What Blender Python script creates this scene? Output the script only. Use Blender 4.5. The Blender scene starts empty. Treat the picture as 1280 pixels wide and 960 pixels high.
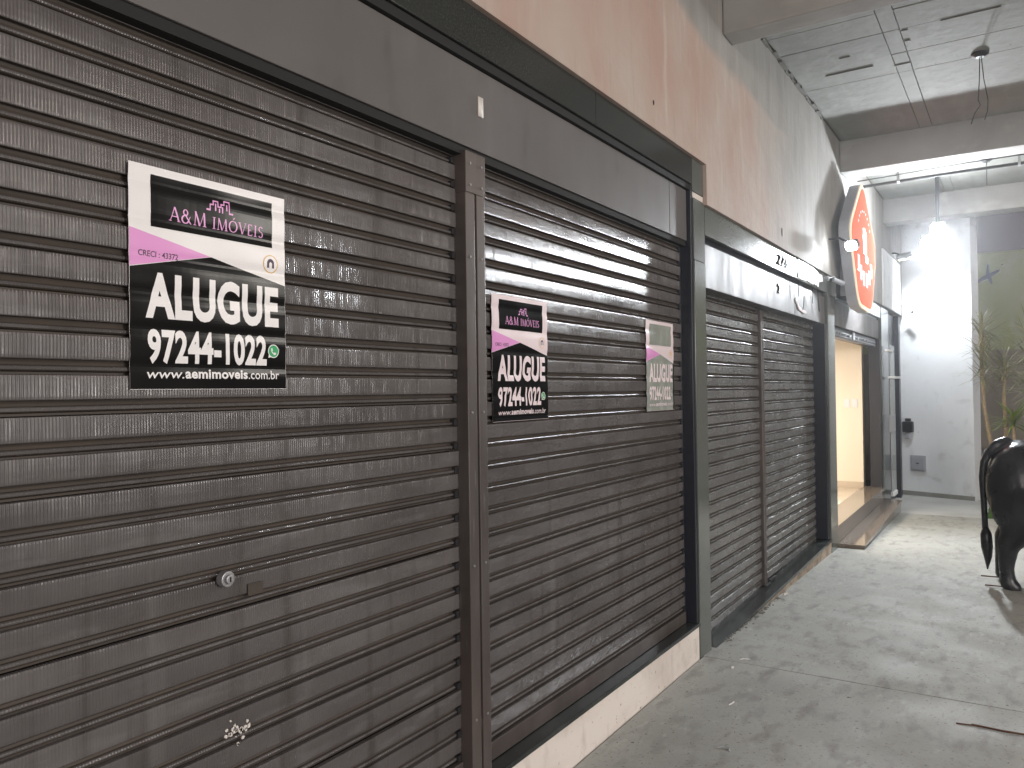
import bpy, bmesh, math, random
from mathutils import Vector, Matrix
random.seed(7)
S = bpy.context.scene
C = bpy.data.collections.new('shopfront'); S.collection.children.link(C)

# ------------------------------------------------------------ camera
cam_d = bpy.data.cameras.new('camera'); cam = bpy.data.objects.new('camera', cam_d); C.objects.link(cam)
cam_d.sensor_width = 36; cam_d.lens = 985/1280*36; cam_d.clip_start = 0.05; cam_d.clip_end = 800
R = ((5.42437461e-01, -8.39984422e-01, -1.37029906e-02), (-8.52889089e-04, -1.68618323e-02, 9.99857465e-01),
     (8.40095753e-01, 5.42348457e-01, 9.86290303e-03))
m = Matrix((R[0], R[1], tuple(-v for v in R[2]))).transposed().to_4x4()
m.translation = (0, -1.575, 1.55)
cam.matrix_world = m
S.camera = cam
S.view_settings.view_transform = 'Standard'; S.view_settings.look = 'None'
S.view_settings.exposure = 1.05; S.view_settings.gamma = 1

# ------------------------------------------------------------ night sky
W = bpy.data.worlds.new('World'); S.world = W; W.use_nodes = True
nt = W.node_tree; bg = nt.nodes['Background']
tc = nt.nodes.new('ShaderNodeTexCoord'); nz = nt.nodes.new('ShaderNodeTexNoise'); rp = nt.nodes.new('ShaderNodeValToRGB')
mp = nt.nodes.new('ShaderNodeMapping'); mp.inputs['Scale'].default_value = (1, 1, 3)
nz.inputs['Scale'].default_value = 4.0; nz.inputs['Detail'].default_value = 6
rp.color_ramp.elements[0].position = .35; rp.color_ramp.elements[0].color = (.036, .033, .038, 1)
rp.color_ramp.elements[1].position = .7; rp.color_ramp.elements[1].color = (.072, .060, .062, 1)
nt.links.new(tc.outputs['Generated'], mp.inputs[0]); nt.links.new(mp.outputs[0], nz.inputs['Vector'])
nt.links.new(nz.outputs['Fac'], rp.inputs[0]); nt.links.new(rp.outputs[0], bg.inputs[0])
bg.inputs[1].default_value = 1.0

# ------------------------------------------------------------ street lighting reaching under the canopy, then added fill lights (night: no sun)
def lamp(name, kind, loc, energy, col, size=.1, aim=None, angle=None, blend=.5):
    d = bpy.data.lights.new(name, kind); d.energy = energy; d.color = col
    if kind == 'AREA': d.size = size
    else: d.shadow_soft_size = size
    if kind == 'SPOT': d.spot_size = angle; d.spot_blend = blend
    o = bpy.data.objects.new(name, d); C.objects.link(o); o.location = loc
    if aim: o.rotation_euler = (Vector(aim)-Vector(loc)).to_track_quat('-Z', 'Y').to_euler()
    return o
lamp('unseen_light', 'POINT', (1.0, -7.0, 3.9), 300, (1, .87, .79), .9)
lamp('unseen_light', 'POINT', (9.0, -9.0, 4.2), 330, (1, .94, .86), .6)
lamp('unseen_light', 'POINT', (-9.5, -4.2, 2.6), 900, (1, .93, .88), .5)  # added fill light, unseen, for the beam faces and shutters
lamp('unseen_light', 'POINT', (2.6, -7.5, 1.7), 420, (1, .97, .94), .8)  # added unseen fill for the second beam, slab and floor

# ------------------------------------------------------------ helpers
def put(o, parent=None):
    C.objects.link(o)
    if parent is not None: o.parent = parent
    return o
def tag(o, label=None, cat=None, group=None, kind=None):
    if label: o['label'] = label
    if cat: o['category'] = cat
    if group: o['group'] = group
    if kind: o['kind'] = kind
    return o
def thing(name, label, cat, loc=(0, 0, 0), group=None):
    o = bpy.data.objects.new(name, None); o.empty_display_size = .1; o.location = loc
    put(o); return tag(o, label, cat, group)
class MB:
    def __init__(s): s.v = []; s.f = []; s.mi = []
    def add(s, vs, fs, mi=0):
        n = len(s.v); s.v += [tuple(v) for v in vs]
        for f in fs: s.f.append([i+n for i in f]); s.mi.append(mi)
        return s
    def box(s, x0, x1, y0, y1, z0, z1, mi=0):
        v = [(x, y, z) for x in (x0, x1) for y in (y0, y1) for z in (z0, z1)]
        return s.add(v, [(0,1,3,2), (4,6,7,5), (0,4,5,1), (2,3,7,6), (0,2,6,4), (1,5,7,3)], mi)
    def hexa(s, b, t, mi=0):                       # 4 bottom corners, 4 top corners
        return s.add(list(b)+list(t), [(3,2,1,0), (4,5,6,7), (0,1,5,4), (1,2,6,5), (2,3,7,6), (3,0,4,7)], mi)
    def prism(s, pts, y0, y1, mi=0):               # outline in (x,z), y depth
        n = len(pts); vs = [(p[0], y0, p[1]) for p in pts]+[(p[0], y1, p[1]) for p in pts]
        fs = [tuple(range(n)), tuple(range(2*n-1, n-1, -1))]+[(i, i+n, (i+1) % n+n, (i+1) % n) for i in range(n)]
        return s.add(vs, fs, mi)
    def tube(s, pts, r, seg=8, cap=True, mi=0):
        pts = [Vector(p) for p in pts]; n = len(pts); rs = r if isinstance(r, (list, tuple)) else [r]*n
        vs = []; fs = []; up = None
        for i, p in enumerate(pts):
            d = (pts[min(i+1, n-1)]-pts[max(i-1, 0)]).normalized()
            if up is None:
                up = d.orthogonal().normalized()
            up = (up-d*up.dot(d)).normalized(); w = d.cross(up)
            for k in range(seg):
                a = 2*math.pi*k/seg; vs.append(p+(up*math.cos(a)+w*math.sin(a))*rs[i])
        for i in range(n-1):
            for k in range(seg):
                fs.append((i*seg+k, i*seg+(k+1) % seg, (i+1)*seg+(k+1) % seg, (i+1)*seg+k))
        if cap: fs += [tuple(range(seg-1, -1, -1)), tuple(range((n-1)*seg, n*seg))]
        return s.add(vs, fs, mi)
    def disc_y(s, x, z, r, y0, y1, seg=24, mi=0):
        return s.prism([(x+r*math.cos(2*math.pi*k/seg), z+r*math.sin(2*math.pi*k/seg)) for k in range(seg)], y0, y1, mi)
    def ball(s, c, r, seg=10, ring=7, mi=0):
        r = (r, r, r) if not isinstance(r, tuple) else r; vs = []; fs = []
        for i in range(ring+1):
            t = math.pi*i/ring
            for k in range(seg):
                a = 2*math.pi*k/seg
                vs.append((c[0]+r[0]*math.sin(t)*math.cos(a), c[1]+r[1]*math.sin(t)*math.sin(a), c[2]+r[2]*math.cos(t)))
        for i in range(ring):
            for k in range(seg): fs.append((i*seg+k, (i+1)*seg+k, (i+1)*seg+(k+1) % seg, i*seg+(k+1) % seg))
        return s.add(vs, fs, mi)
    def mesh(s, name, mats, bevel=0, smooth=False, rel=(0, 0, 0)):
        me = bpy.data.meshes.new(name)
        me.from_pydata([(v[0]-rel[0], v[1]-rel[1], v[2]-rel[2]) for v in s.v], [], s.f)
        for mm in (mats if isinstance(mats, (list, tuple)) else [mats]): me.materials.append(mm)
        me.polygons.foreach_set('material_index', s.mi)
        bm = bmesh.new(); bm.from_mesh(me); bmesh.ops.recalc_face_normals(bm, faces=bm.faces)
        if bevel: bmesh.ops.bevel(bm, geom=[e for e in bm.edges if e.calc_face_angle(0) > .5], offset=bevel, segments=2, affect='EDGES', profile=.6)
        bm.to_mesh(me); bm.free()
        if smooth: me.polygons.foreach_set('use_smooth', [True]*len(me.polygons))
        return me
    def obj(s, name, mats, parent=None, bevel=0, smooth=False):
        rel = parent_world(parent)
        return put(bpy.data.objects.new(name, s.mesh(name, mats, bevel, smooth, rel)), parent)
def parent_world(p):
    v = Vector((0, 0, 0))
    while p is not None: v += p.location; p = p.parent
    return v
def B(name, mats, parent, *b, bevel=0):
    return MB().box(*b).obj(name, mats, parent, bevel)

# ------------------------------------------------------------ materials
def mat(name, col, rough=.6, metal=0., spec=.5, noise=None, bump=None, emit=None, coat=0.):
    """noise: list of (colour2, scale, lo, hi, (sx,sy,sz)) mixed over the base in turn; bump: (scale, distance, stretch)"""
    M = bpy.data.materials.new(name); M.use_nodes = True; t = M.node_tree; p = t.nodes['Principled BSDF']
    p.inputs['Base Color'].default_value = (*col, 1); p.inputs['Roughness'].default_value = rough
    p.inputs['Metallic'].default_value = metal; p.inputs['Specular IOR Level'].default_value = spec
    p.inputs['Coat Weight'].default_value = coat
    g = t.nodes.new('ShaderNodeNewGeometry'); src = None
    def noise_fac(sc, lo, hi, st, det=6):
        mpn = t.nodes.new('ShaderNodeMapping'); mpn.inputs['Scale'].default_value = st
        n = t.nodes.new('ShaderNodeTexNoise'); n.inputs['Scale'].default_value = sc; n.inputs['Detail'].default_value = det
        r = t.nodes.new('ShaderNodeMapRange'); r.inputs[1].default_value = lo; r.inputs[2].default_value = hi
        t.links.new(g.outputs['Position'], mpn.inputs[0]); t.links.new(mpn.outputs[0], n.inputs['Vector'])
        t.links.new(n.outputs['Fac'], r.inputs[0]); return r.outputs[0]
    M['_'] = 0
    for c2, sc, lo, hi, st in (noise or []):
        mx = t.nodes.new('ShaderNodeMix'); mx.data_type = 'RGBA'
        t.links.new(noise_fac(sc, lo, hi, st), mx.inputs[0])
        if src is None: mx.inputs[6].default_value = (*col, 1)
        else: t.links.new(src, mx.inputs[6])
        mx.inputs[7].default_value = (*c2, 1); src = mx.outputs[2]
    if src is not None: t.links.new(src, p.inputs['Base Color'])
    if bump:
        b = t.nodes.new('ShaderNodeBump'); b.inputs['Distance'].default_value = bump[1]; b.inputs['Strength'].default_value = 1
        t.links.new(noise_fac(bump[0], 0, 1, bump[2] if len(bump) > 2 else (1, 1, 1), 8), b.inputs['Height'])
        t.links.new(b.outputs[0], p.inputs['Normal'])
    if emit:
        p.inputs['Emission Color'].default_value = (*emit[0], 1); p.inputs['Emission Strength'].default_value = emit[1]
    return M
def rough_noise(M, sc, lo, hi, st=(1, 1, 1)):
    t = M.node_tree; p = t.nodes['Principled BSDF']; g = t.nodes.new('ShaderNodeNewGeometry')
    mpn = t.nodes.new('ShaderNodeMapping'); mpn.inputs['Scale'].default_value = st
    n = t.nodes.new('ShaderNodeTexNoise'); n.inputs['Scale'].default_value = sc; n.inputs['Detail'].default_value = 6
    r = t.nodes.new('ShaderNodeMapRange'); r.inputs[1].default_value = .3; r.inputs[2].default_value = .7; r.inputs[3].default_value = lo; r.inputs[4].default_value = hi
    t.links.new(g.outputs['Position'], mpn.inputs[0]); t.links.new(mpn.outputs[0], n.inputs['Vector']); t.links.new(n.outputs['Fac'], r.inputs[0]); t.links.new(r.outputs[0], p.inputs['Roughness'])
def object_random(M, amount):
    """each piece a little lighter or darker than its neighbour"""
    t = M.node_tree; p = t.nodes['Principled BSDF']; oi = t.nodes.new('ShaderNodeObjectInfo')
    hs = t.nodes.new('ShaderNodeHueSaturation'); r = t.nodes.new('ShaderNodeMapRange'); r.inputs[3].default_value = 1-amount; r.inputs[4].default_value = 1+amount
    lk = p.inputs['Base Color'].links
    if lk: t.links.new(lk[0].from_socket, hs.inputs['Color'])
    else: hs.inputs['Color'].default_value = p.inputs['Base Color'].default_value
    t.links.new(oi.outputs['Random'], r.inputs[0]); t.links.new(r.outputs[0], hs.inputs['Value']); t.links.new(hs.outputs[0], p.inputs['Base Color'])
def ribbed(M, freq, amp):
    """fine vertical ribbing pressed into the slats: tilts the normal along x"""
    t = M.node_tree; p = t.nodes['Principled BSDF']; g = t.nodes.new('ShaderNodeNewGeometry'); sp = t.nodes.new('ShaderNodeSeparateXYZ')
    t.links.new(g.outputs['Position'], sp.inputs[0])
    k = t.nodes.new('ShaderNodeMath'); k.operation = 'MULTIPLY'; k.inputs[1].default_value = freq; t.links.new(sp.outputs[0], k.inputs[0])
    s = t.nodes.new('ShaderNodeMath'); s.operation = 'SINE'; t.links.new(k.outputs[0], s.inputs[0])
    mpn = t.nodes.new('ShaderNodeMapping'); mpn.inputs['Scale'].default_value = (60, 4, 9); n = t.nodes.new('ShaderNodeTexNoise'); n.inputs['Scale'].default_value = 1
    t.links.new(g.outputs['Position'], mpn.inputs[0]); t.links.new(mpn.outputs[0], n.inputs['Vector'])
    a = t.nodes.new('ShaderNodeMapRange'); a.inputs[1].default_value = .3; a.inputs[2].default_value = .7; a.inputs[3].default_value = amp*.45; a.inputs[4].default_value = amp*1.3
    t.links.new(n.outputs['Fac'], a.inputs[0])
    mu = t.nodes.new('ShaderNodeMath'); mu.operation = 'MULTIPLY'; t.links.new(s.outputs[0], mu.inputs[0]); t.links.new(a.outputs[0], mu.inputs[1])
    mpz = t.nodes.new('ShaderNodeMapping'); mpz.inputs['Scale'].default_value = (2.5, 1, 14); nz2 = t.nodes.new('ShaderNodeTexNoise'); nz2.inputs['Scale'].default_value = 1
    t.links.new(g.outputs['Position'], mpz.inputs[0]); t.links.new(mpz.outputs[0], nz2.inputs['Vector'])
    a2 = t.nodes.new('ShaderNodeMapRange'); a2.inputs[3].default_value = -.05; a2.inputs[4].default_value = .05; t.links.new(nz2.outputs['Fac'], a2.inputs[0])
    cb = t.nodes.new('ShaderNodeCombineXYZ'); t.links.new(mu.outputs[0], cb.inputs[0]); t.links.new(a2.outputs[0], cb.inputs[2])
    ad = t.nodes.new('ShaderNodeVectorMath'); ad.operation = 'ADD'; t.links.new(g.outputs['Normal'], ad.inputs[0]); t.links.new(cb.outputs[0], ad.inputs[1])
    no = t.nodes.new('ShaderNodeVectorMath'); no.operation = 'NORMALIZE'; t.links.new(ad.outputs[0], no.inputs[0])
    t.links.new(no.outputs[0], p.inputs['Normal'])

slat_m = mat('slat_metal', (.112, .104, .103), .42, .07, .20, noise=[((.074, .067, .066), 2.2, .35, .7, (1, 1, 2.2)), ((.135, .13, .128), 7, .56, .8, (.6, 1, 3)), ((.050, .043, .040), 1, .56, .80, (13, 1, .9)), ((.15, .145, .14), 1, .64, .84, (8, 1, .5)), ((.19, .185, .18), 30, .70, .80, (.25, 1, 2))])
slat_lit_m = mat('slat_metal_lit', (.160, .158, .154), .42, .12, .3, noise=[((.115, .112, .108), 2.2, .35, .7, (1, 1, 2.2)), ((.075, .07, .066), 1, .58, .80, (13, 1, .9)), ((.20, .198, .195), 1, .64, .84, (8, 1, .5))])  # lighter copy of the slat metal: floodlight brightness put into the colour
for sm_ in (slat_m, slat_lit_m):
    rough_noise(sm_, 5, .17, .34, (1, 1, 4)); object_random(sm_, .10); ribbed(sm_, 2*math.pi/.0070, .34)
groove_m = mat('slat_groove', (.060, .047, .038), .6, .2, .35, noise=[((.040, .034, .030), 9, .4, .7, (.5, 1, 2))])
guide_m = mat('guide_metal', (.105, .092, .086), .42, .4, noise=[((.118, .090, .082), 1.1, .45, .65, (1, 1, 1)), ((.07, .058, .054), 3, .4, .7, (3, 3, .8)), ((.20, .185, .18), 22, .66, .8, (3, 3, .3))])
fascia_m = mat('fascia_metal', (.125, .118, .116), .5, .08, .22, noise=[((.095, .088, .085), 1.6, .35, .7, (1, 1, 1)), ((.080, .074, .070), 6, .60, .82, (1.5, 1, .6)), ((.145, .14, .138), 3.5, .6, .85, (2, 1, .4))], bump=(1.2, .006))
rough_noise(fascia_m, 3, .45, .62, (2, 1, .5))
granite_m = mat('polished_granite', (.098, .106, .096), .13, 0, .5, noise=[((.085, .09, .083), 140, .5, .75, (1, 1, 1)), ((.062, .067, .062), 60, .55, .8, (1, 1, 1))])
granite_dim_m = mat('granite_dim', (.026, .028, .027), .16, 0, .5, noise=[((.05, .054, .05), 130, .5, .75, (1, 1, 1))])  # darker copy of the polished granite: dim reflections put into the colour
dark_granite_m = mat('dark_granite', (.018, .021, .021), .22, 0, .5, noise=[((.05, .056, .054), 6, .45, .75, (1, 1, 1)), ((.065, .068, .066), 140, .58, .75, (1, 1, 1))])
jamb_m = mat('jamb_paint', (.012, .014, .022), .35)
black_m = mat('black_gap', (.006, .006, .006), .8)
plinth_m = mat('plinth_paint', (.66, .60, .55), .7, noise=[((.52, .46, .41), 2.2, .42, .72, (1, 1, 2)), ((.42, .36, .31), 9, .55, .75, (1, 1, .6)), ((.17, .13, .10), 26, .66, .73, (1, 1, 1.4))], bump=(25, .002))
riser_m = mat('riser_render', (.36, .30, .23), .8, noise=[((.16, .12, .09), 7, .45, .7, (1, 1, 2)), ((.46, .40, .33), 12, .55, .8, (1, 1, 1))], bump=(30, .004))
conc_m = mat('raw_concrete', (.225, .228, .208), .8, noise=[((.19, .19, .175), 1.8, .4, .7, (1, 1, 1)), ((.275, .278, .256), 5, .5, .8, (.4, 1.6, 1)), ((.15, .14, .12), 16, .66, .78, (.6, 2, 1))], bump=(9, .006))
object_random(conc_m, .07)
beam_m = mat('beam_concrete', (.30, .29, .275), .8, noise=[((.24, .23, .215), 2.0, .4, .7, (1, 1, 1)), ((.36, .35, .33), 6, .55, .8, (2, .6, 1))], bump=(8, .005))
scar_m = mat('formwork_scar', (.15, .146, .13), .9, noise=[((.14, .13, .11), 18, .45, .7, (1, 1, 1))], bump=(40, .006))
white_m = mat('white_paint', (.72, .74, .76), .65, noise=[((.62, .64, .66), 1.4, .4, .75, (1, 1, .5)), ((.50, .50, .50), 5, .62, .85, (1, 1, .6)), ((.38, .38, .37), 2.6, .60, .85, (1, 1, 1.6)), ((.44, .43, .41), 24, .68, .78, (1, 1, .7))], bump=(12, .003))
metal_m = mat('grey_metal', (.30, .30, .31), .4, .6)
plastic_m = mat('grey_plastic', (.33, .34, .37), .5)
blackp_m = mat('black_plastic', (.02, .02, .022), .4)
cable_m = mat('cable_black', (.02, .02, .02), .5)
paper_m = mat('paper_white', (.74, .72, .72), .30, 0, .5)
pink_m = mat('print_pink', (.66, .27, .56), .30)
ink_m = mat('print_black', (.007, .007, .007), .2, 0, .16)
logo_m = mat('print_logo_pink', (.72, .33, .62), .3)
creci_m = mat('print_small_black', (.05, .02, .05), .4)
green_m = mat('print_green', (.03, .33, .12), .3)
gold_m = mat('print_gold', (.62, .36, .08), .3)
glare_ink_m = mat('print_glare_grey', (.24, .26, .235), .25, noise=[((.34, .36, .33), 14, .45, .75, (1, 1, .5))])  # glare on the third poster's black ink, put into the colour
pink_paper_m = mat('paper_pinkish', (.70, .60, .62), .35)
number_m = mat('number_paint', (.62, .58, .54), .5)
number_dark_m = mat('number_dark', (.035, .035, .04), .4)
red_m = mat('sign_red', (.36, .05, .035), .75, 0, .0, emit=((1, .17, .09), .45))
cream_m = mat('sign_cream', (.50, .38, .25), .7, 0, .0, emit=((1, .82, .62), .28))
box_m = mat('sign_box_side', (.33, .34, .37), .5)
letter_w_m = mat('sign_letter_white', (.7, .7, .7), .7, 0, .0, emit=((1, 1, 1), .1))
cream_wall_m = mat('room_paint', (.78, .70, .58), .7, bump=(20, .001))
tile_m = mat('room_tile', (.60, .52, .42), .25, noise=[((.50, .42, .33), 2.5, .4, .7, (1, 1, 1))])
step_m = mat('step_granite', (.20, .165, .135), .09, 0, .5, noise=[((.10, .08, .065), 90, .5, .7, (1, 1, 1)), ((.27, .23, .19), 50, .55, .75, (1, 1, 1))])
led_m = mat('led_panel', (1, 1, 1), .3, emit=((.92, .96, 1), 60))
led2_m = mat('led_lens', (1, 1, 1), .3, emit=((.92, .96, 1), 25))
glass_m = mat('glass_pane', (.75, .80, .79), .05); glass_m.node_tree.nodes['Principled BSDF'].inputs['Alpha'].default_value = .35
statue_m = mat('statue_black', (.010, .010, .013), .30, 0, .5, noise=[((.024, .024, .026), 6, .45, .75, (1, 1, 1)), ((.07, .068, .064), 38, .64, .80, (1, 1, .4))], bump=(9, .012))
rough_noise(statue_m, 9, .24, .42)
leaf_m = mat('dracaena_leaf', (.17, .18, .085), .5, noise=[((.33, .29, .17), 5, .42, .7, (1, 1, 1))])
leaf2_m = mat('young_leaf', (.12, .20, .025), .5, noise=[((.22, .24, .05), 6, .4, .7, (1, 1, 1))])
stem_m = mat('dracaena_stem', (.30, .23, .14), .8, noise=[((.18, .13, .08), 30, .4, .7, (1, 1, 3))], bump=(60, .004))
grass_m = mat('grass_blade', (.06, .16, .02), .6)
soil_m = mat('soil', (.06, .045, .03), .9)
garden_m = mat('garden_wall_paint', (.36, .38, .23), .8, noise=[((.28, .31, .14), 1.1, .4, .7, (1, 1, .6)), ((.44, .45, .38), 3, .55, .8, (1, 1, .5))], bump=(8, .004))
garden_low_m = mat('garden_wall_lower', (.28, .25, .21), .8, noise=[((.20, .18, .15), 2, .4, .7, (1, 1, .6))], bump=(8, .004))
rust_m = mat('rusty_steel', (.10, .045, .025), .8, .2)
glare_white_m = mat('glare_white', (.80, .80, .80), .4, noise=[((.55, .56, .58), 14, .5, .75, (1, 1, .4))])  # colour of the lamp glare painted on the granite band
plane_m = mat('ornament_dark', (.035, .04, .06), .5)

# pink wash over raw render on the wall above the shops
pink_wall_m = mat('pink_render', (.40, .27, .205), .8, bump=(7, .006))
def paint_wall(M):
    t = M.node_tree; p = t.nodes['Principled BSDF']; g = t.nodes.new('ShaderNodeNewGeometry')
    def N(sc, st, lo, hi, det=7):
        a = t.nodes.new('ShaderNodeMapping'); a.inputs['Scale'].default_value = st; n = t.nodes.new('ShaderNodeTexNoise'); n.inputs['Scale'].default_value = sc; n.inputs['Detail'].default_value = det
        r = t.nodes.new('ShaderNodeMapRange'); r.inputs[1].default_value = lo; r.inputs[2].default_value = hi
        t.links.new(g.outputs['Position'], a.inputs[0]); t.links.new(a.outputs[0], n.inputs['Vector']); t.links.new(n.outputs['Fac'], r.inputs[0]); return r.outputs[0]
    def mix(f, a, b):
        x = t.nodes.new('ShaderNodeMix'); x.data_type = 'RGBA'; t.links.new(f, x.inputs[0])
        for i, c in ((6, a), (7, b)):
            if isinstance(c, tuple): x.inputs[i].default_value = (*c, 1)
            else: t.links.new(c, x.inputs[i])
        return x.outputs[2]
    def math_(op, a, b):
        x = t.nodes.new('ShaderNodeMath'); x.operation = op
        for i, c in enumerate((a, b)):
            if isinstance(c, (int, float)): x.inputs[i].default_value = c
            else: t.links.new(c, x.inputs[i])
        return x.outputs[0]
    pinks = mix(N(1.5, (1, 1, .7), .40, .66), (.385, .318, .275), (.355, .245, .20))
    pinks = mix(N(5, (2.6, 1, .35), .55, .8), pinks, (.43, .37, .325))
    pinks = mix(N(8, (3, 1, .2), .60, .8), pinks, (.29, .235, .20))
    greys = mix(N(2.2, (1.6, 1, .6), .38, .7), (.28, .268, .248), (.215, .203, .187))
    greys = mix(N(6, (3, 1, .25), .55, .8), greys, (.325, .312, .292))
    sp = t.nodes.new('ShaderNodeSeparateXYZ'); t.links.new(g.outputs['Position'], sp.inputs[0])
    # the pink coat was never carried past the second shop, nor above a ragged line
    e1 = math_('ADD', sp.outputs[0], math_('MULTIPLY', N(1.1, (.7, 1, 1), 0, 1), 2.6))
    r1 = t.nodes.new('ShaderNodeMapRange'); r1.inputs[1].default_value = 7.0; r1.inputs[2].default_value = 8.2; t.links.new(e1, r1.inputs[0])
    e2 = math_('ADD', sp.outputs[2], math_('MULTIPLY', N(1.6, (1, 1, 1), 0, 1), .22))
    e2 = math_('SUBTRACT', e2, math_('MULTIPLY', sp.outputs[0], -.045))
    r2 = t.nodes.new('ShaderNodeMapRange'); r2.inputs[1].default_value = 3.93; r2.inputs[2].default_value = 4.0; t.links.new(e2, r2.inputs[0])
    t.links.new(mix(math_('MAXIMUM', r1.outputs[0], r2.outputs[0]), pinks, greys), p.inputs['Base Color'])
paint_wall(pink_wall_m)

floor_m = mat('floor_concrete', (.345, .345, .318), .55, noise=[((.285, .285, .262), 1.3, .35, .68, (.8, 1, 1)), ((.36, .36, .335), 2.8, .5, .8, (1.5, .8, 1)),
            ((.24, .237, .218), 5.5, .60, .80, (.7, 1.4, 1)), ((.215, .21, .193), 11, .52, .72, (.45, 1, 1)), ((.40, .40, .375), 17, .60, .78, (.5, 1.2, 1)), ((.12, .112, .098), 60, .60, .74, (1, 1, 1)), ((.085, .078, .066), 21, .68, .76, (1, 1, 1))], bump=(26, .0012))
rough_noise(floor_m, 2.5, .58, .80); floor_m.node_tree.nodes['Principled BSDF'].inputs['Specular IOR Level'].default_value = .3
paving_m = mat('pale_paving', (.42, .42, .40), .6, noise=[((.34, .34, .32), 2, .4, .7, (1, 1, 1))], bump=(20, .002))
asphalt_m = mat('asphalt', (.05, .05, .052), .85, bump=(40, .004))

# ------------------------------------------------------------ the ground
def fz(x): return 0. if x < 4.45 else -.0165*(x-4.45)
tag(MB().box(-70, 70, -70, 70, -.6, -.34).obj('ground', asphalt_m), kind='structure')
tag(MB().box(-3, 14.5, -4.6, .3, -.335, -.22).obj('floor_base', black_m), kind='structure')
fl = bpy.data.objects.new('pavement', None); put(fl); tag(fl, kind='structure')
def slab(x0, x1, y0, y1, m_, name='concrete_slab'):
    MB().hexa([(x0, y0, -.215), (x1, y0, -.215), (x1, y1, -.215), (x0, y1, -.215)], [(x0, y0, fz(x0)), (x1, y0, fz(x1)), (x1, y1, fz(x1)), (x0, y1, fz(x0))]).obj(name, m_, fl, bevel=.004)
slab(-3, .2, -4.6, -.003, floor_m); slab(.206, 4.447, -4.6, -.003, floor_m); slab(4.454, 11.50, -4.6, .12, floor_m)
slab(11.506, 14.4, -1.18, .12, paving_m, 'paving_slab'); slab(13.25, 17.5, -4.6, -1.19, paving_m, 'paving_slab')

# ------------------------------------------------------------ the shop building
sb = thing('shop_building', 'long row of shops with pink rendered wall, granite frames and grey roller shutters', 'building')
wall = MB()
wall.box(-2.5, 4.58, -.02, .25, 2.89, 4.3); wall.box(4.58, 14.2, -.02, .25, 2.65, 4.3)
wall.obj('rendered_wall', pink_wall_m, sb)
back = MB(); back.box(-2.5, 8.3, .16, .25, 0, 2.9); back.box(12.2, 14.2, .16, .25, -.2, 2.7)
back.obj('backing_wall', black_m, sb)
# plaster hole and dark chip in the wall
for x, z, r in ((6.342, 2.777, .028), (3.777, 3.02, .012)):
    p = [(x+r*(.6+.4*random.random())*math.cos(a*.7854)*.7, z+r*1.3*(.7+.4*random.random())*math.sin(a*.7854)) for a in range(8)]
    MB().prism(p, -.0235, -.0215).obj('wall_hole', black_m, sb)

# granite frame of the first shop: separate polished slabs with fine joints
for x0, x1 in ((-2.5, -.6), (-.597, 1.28), (1.283, 3.16), (3.163, 4.39)):
    B('granite_panel', granite_dim_m, sb, x0, x1, 0, .15, 2.735, 2.888, bevel=.002)
B('granite_panel', granite_m, sb, 4.393, 4.578, .001, .15, 2.70, 2.888, bevel=.002)  # lighter copy here: brighter reflection at the frame corner put into the colour
B('granite_pillar', granite_m, sb, 4.405, 4.595, 0, .15, -.05, 2.30, bevel=.003)
B('granite_pillar', granite_m, sb, 4.405, 4.595, .001, .15, 2.303, 2.66, bevel=.003)
MB().box(4.40, 4.575, .004, .14, 2.664, 2.696).obj('mortar_joint', plinth_m, sb)
MB().box(-2.5, 4.395, .012, .15, 2.70, 2.733).obj('shadow_gap', black_m, sb)
# plinth + granite sill
B('plinth', plinth_m, sb, -2.5, 4.40, .004, .2, -.02, .186, bevel=.004)
B('granite_sill', dark_granite_m, sb, -2.5, 4.404, -.004, .2, .187, .207, bevel=.003)
# dark metal jamb at the right end
B('jamb', jamb_m, sb, 4.368, 4.403, .006, .15, .208, 2.70, bevel=.002)
B('jamb', jamb_m, sb, 4.352, 4.367, .070, .15, .208, 2.40, bevel=.002)
# shutter-box fascia of the first shop (folded sheet, two lengths with a seam)
for x0, x1 in ((-2.5, 4.10), (4.103, 4.362)):
    B('fascia', fascia_m, sb, x0, x1, .028, .15, 2.405, 2.698, bevel=.004)
MB().box(-2.5, 4.36, .036, .15, 2.375, 2.403).obj('fascia_lip', black_m, sb)

# ------------------------------------------------------------ roller shutters: every slat a piece of its own
PITCH = .0826
prof = [(.012, 1.), (-.0010, .998), (-.0026, .987), (-.0031, .93), (-.0034, .70), (-.0032, .47), (-.0028, .41), (-.0016, .385), (.010, .372), (.0125, .30), (.0105, .235), (.0065, .215), (.0035, .19), (.0022, .155), (.0030, .12), (.0055, .09), (.013, .062), (.013, 0.)]
def slat_mesh(L, name, sm):
    mb = MB(); n = len(prof); seg = max(2, int(L/.35)); vs = []
    for j in range(seg+1):
        for (y, z) in prof: vs.append((L*j/seg, y, z*PITCH))
    for j in range(seg):
        for i in range(n-1):
            mb_i = 0 if (i < 7 or 11 <= i < 14) else 1
            mb.f.append([j*n+i, j*n+i+1, (j+1)*n+i+1, (j+1)*n+i]); mb.mi.append(1 if mb_i else 0)
    mb.v = vs
    # rolled end lug
    me = mb.mesh(name, [sm, groove_m])
    return me
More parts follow.
